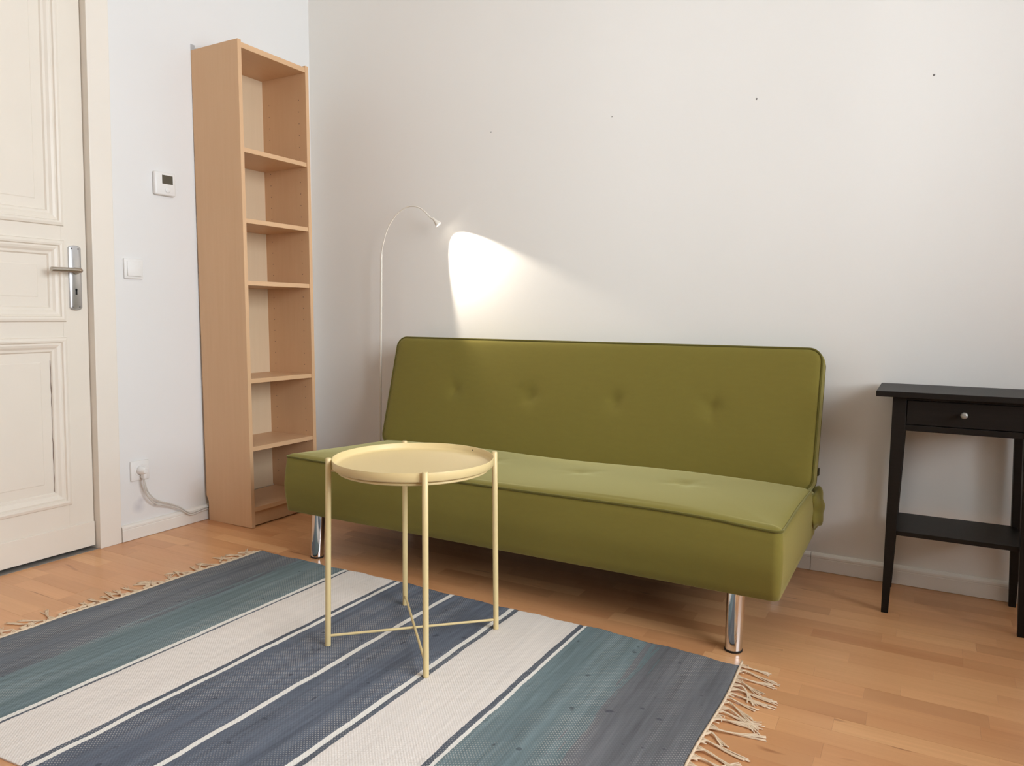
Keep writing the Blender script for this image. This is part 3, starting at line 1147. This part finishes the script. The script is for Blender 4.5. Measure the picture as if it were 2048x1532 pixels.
obj('shelf', box(XL + 0.012, XR - 0.012, YF + 0.016, YB - 0.010, 0.248, 0.262, 0.001, 1), bw, desk)

# ------------------------------------------------------------------ reading lamp
lamp = thing('floor_lamp', 'slim white gooseneck floor lamp, lit, behind the left end of the sofa', 'lamp', (0.512, -0.098, 0))
LY = -0.098
obj('base', lathe([(0, 0.0003), (0.092, 0.0003), (0.095, 0.004), (0.094, 0.012), (0.088, 0.018), (0.012, 0.024), (0.009, 0.045), (0, 0.045)], (0.512, LY, 0), (0, 0, 1), 48), M['lampbase'], lamp, 40)
obj('pole', tube([(0.512, LY, 0.04), (0.5165, LY, 0.32), (0.5305, LY, 1.16), (0.5315, LY, 1.20)], [0.0055, 0.0055, 0.0052, 0.0046], 14), M['lampmetal'], lamp, 60)
BULB = Vector((0.8360, -0.070, 1.3205))
AIM = Vector((0.60, 0.33, -0.76)).normalized()
neck_pts = [(0.5315, LY, 1.19), (0.537, LY, 1.225), (0.560, LY, 1.295), (0.596, LY, 1.350), (0.640, LY, 1.388), (0.690, LY + 0.002, 1.4065), (0.738, LY + 0.004, 1.402), (0.773, LY + 0.008, 1.381),
            (0.799, LY + 0.013, 1.355)]
end = BULB - AIM * 0.036
neck_pts.append(tuple(end))
obj('gooseneck', tube(spline(neck_pts, 6), 0.0030, 10), M['lampmetal'], lamp, 180)
hp = [(0, -0.040), (0.0048, -0.040), (0.0060, -0.030), (0.0085, -0.020), (0.0125, -0.010), (0.0150, -0.001), (0.0146, 0.0), (0.0130, -0.004), (0.0100, -0.0075)]
hd = obj('lamp_head', lathe(hp, BULB, AIM, 28), M['lampmetal'], lamp, 60)
obj('bulb', lathe([(0.0128, -0.0045), (0.0115, -0.0022), (0.006, -0.0008), (0, -0.0004)], BULB, AIM, 24), M['led'], hd, 60, 'glowing lens')
sl = bpy.data.lights.new('lamp_beam', 'SPOT')
sl.energy = 16
sl.color = (1.0, 0.90, 0.76)
sl.spot_size = math.radians(70)
sl.spot_blend = 0.32
sl.shadow_soft_size = 0.006
so = bpy.data.objects.new('lamp_beam', sl)
so.location = BULB + AIM * 0.004
so.rotation_euler = AIM.to_track_quat('-Z', 'Y').to_euler()
COL.objects.link(so)

# ------------------------------------------------------------------ rug
rug = thing('rug', 'flat-woven rag rug striped in grey, teal, white and blue with cotton fringes', 'rug', (1.48, -1.49, 0))


def rug_edge_left(y):
    return 0.573 - 0.030 * (-0.89 - y) / 0.9 + 0.003 * math.sin(y * 17)


def rug_edge_right(y):
    return 2.389 + 0.004 * math.sin(y * 11 + 1)


def rug_edge_back(x):
    return -0.884 - 0.012 * math.sin((x - 0.57) * 1.5) * 0.4 - 0.062 * max(0, (x - 1.95)) + 0.0028 * math.sin(x * 26) + 0.0016 * math.sin(x * 61) + \
        0.010 * math.exp(-((x - 1.2) / 0.25) ** 2)


def rug_edge_front(x):
    return -2.088 + 0.006 * math.sin(x * 9) + 0.003 * math.sin(x * 37)


b = bmesh.new()
NX, NY = 230, 150
top, bot = {}, {}
for i in range(NX + 1):
    for j in range(NY + 1):
        s, q = i / NX, j / NY
        xx = 0.55 + s * 1.84
        y_ = rug_edge_front(xx) * (1 - q) + rug_edge_back(xx) * q
        x_ = rug_edge_left(y_) * (1 - s) + rug_edge_right(y_) * s
        e = min(s * 1.8, (1 - s) * 1.8, q * 1.2, (1 - q) * 1.2)
        z_ = 0.0062 + 0.0006 * noise.noise(Vector((x_ * 6, y_ * 6, 0))) + 0.00035 * math.sin(x_ * 400) - (0.0025 if e < 0.004 else 0)
        top[i, j] = b.verts.new((x_, y_, z_))
for i in range(NX):
    for j in range(NY):
        b.faces.new((top[i, j], top[i + 1, j], top[i + 1, j + 1], top[i, j + 1]))
loop = [(i, 0) for i in range(NX)] + [(NX, j) for j in range(NY)] + [(i, NY) for i in range(NX, 0, -1)] + [(0, j) for j in range(NY, 0, -1)]
low = [b.verts.new((top[k].co.x, top[k].co.y, 0.0006)) for k in loop]
for i in range(len(loop)):
    j = (i + 1) % len(loop)
    b.faces.new((top[loop[j]], top[loop[i]], low[i], low[j]))
b.faces.new(low[::-1])
obj('weave', b, M['rug'], rug, 60)


def strand(bm_, P, r):
    add_tube(bm_, spline(P, 4), r, 5)


for side in (-1, 1):
    edge = rug_edge_left if side < 0 else rug_edge_right
    pts = [(edge(y) + side * 0.002, y, 0.0050 + 0.0012 * math.sin(y * 240)) for y in [-2.08 + i * 0.010 for i in range(120)]]
    obj('fringe_cord', tube(pts, 0.0034, 6), M['fringe'], rug, 180, 'beige twisted edge cord')
    y = -2.07
    while y < -0.895:
        sp_ = random.uniform(0.017, 0.036)
        tb = bmesh.new()
        L = random.uniform(0.055, 0.105) if side > 0 else random.uniform(0.045, 0.08)
        ang = random.gauss(0.0, 0.45) + (0.25 if side < 0 else -0.05)
        knot = Vector((edge(y) + side * random.uniform(0.016, 0.030), y + random.uniform(-0.008, 0.008), 0.0055))
        dirv = Vector((side * math.cos(ang), math.sin(ang), 0))
        perp = Vector((-dirv.y, dirv.x, 0))
        curl = random.gauss(0, 0.02)
        for k in range(7):
            yy = y + (k - 3) * sp_ / 7.2
            root = Vector((edge(yy) - side * 0.001, yy, 0.0048))
            k0 = knot + perp * random.uniform(-0.0016, 0.0016) + Vector((0, 0, random.uniform(-0.001, 0.0015)))
            fan = (k - 3) * random.uniform(0.0006, 0.0028)
            a1 = knot + dirv * L * 0.4 + perp * (curl * 0.4 + fan * 0.5 + random.uniform(-0.002, 0.002))
            a2 = knot + dirv * L * random.uniform(0.75, 1.0) + perp * (curl + fan * 1.6 + random.uniform(-0.004, 0.004))
            a1.z, a2.z = random.uniform(0.0018, 0.004), random.uniform(0.0013, 0.0028)
            mid = root.lerp(k0, 0.5) + Vector((0, 0, random.uniform(0.0, 0.002)))
            strand(tb, [root, mid, k0, a1, a2], random.uniform(0.0011, 0.0017))
        if random.random() < 0.35:      # a loose loop beside the knot
            c_ = Vector((edge(y) + side * 0.012, y, 0.005))
            add_tube(tb, [c_ + Vector((0.010 * math.cos(q), 0.009 * math.sin(q), 0.001 * math.sin(3 * q))) for q in [i * 0.6 for i in range(10)]], 0.0014, 5)
        obj('tassel', tb, M['fringe'], rug, 180)
        y += sp_
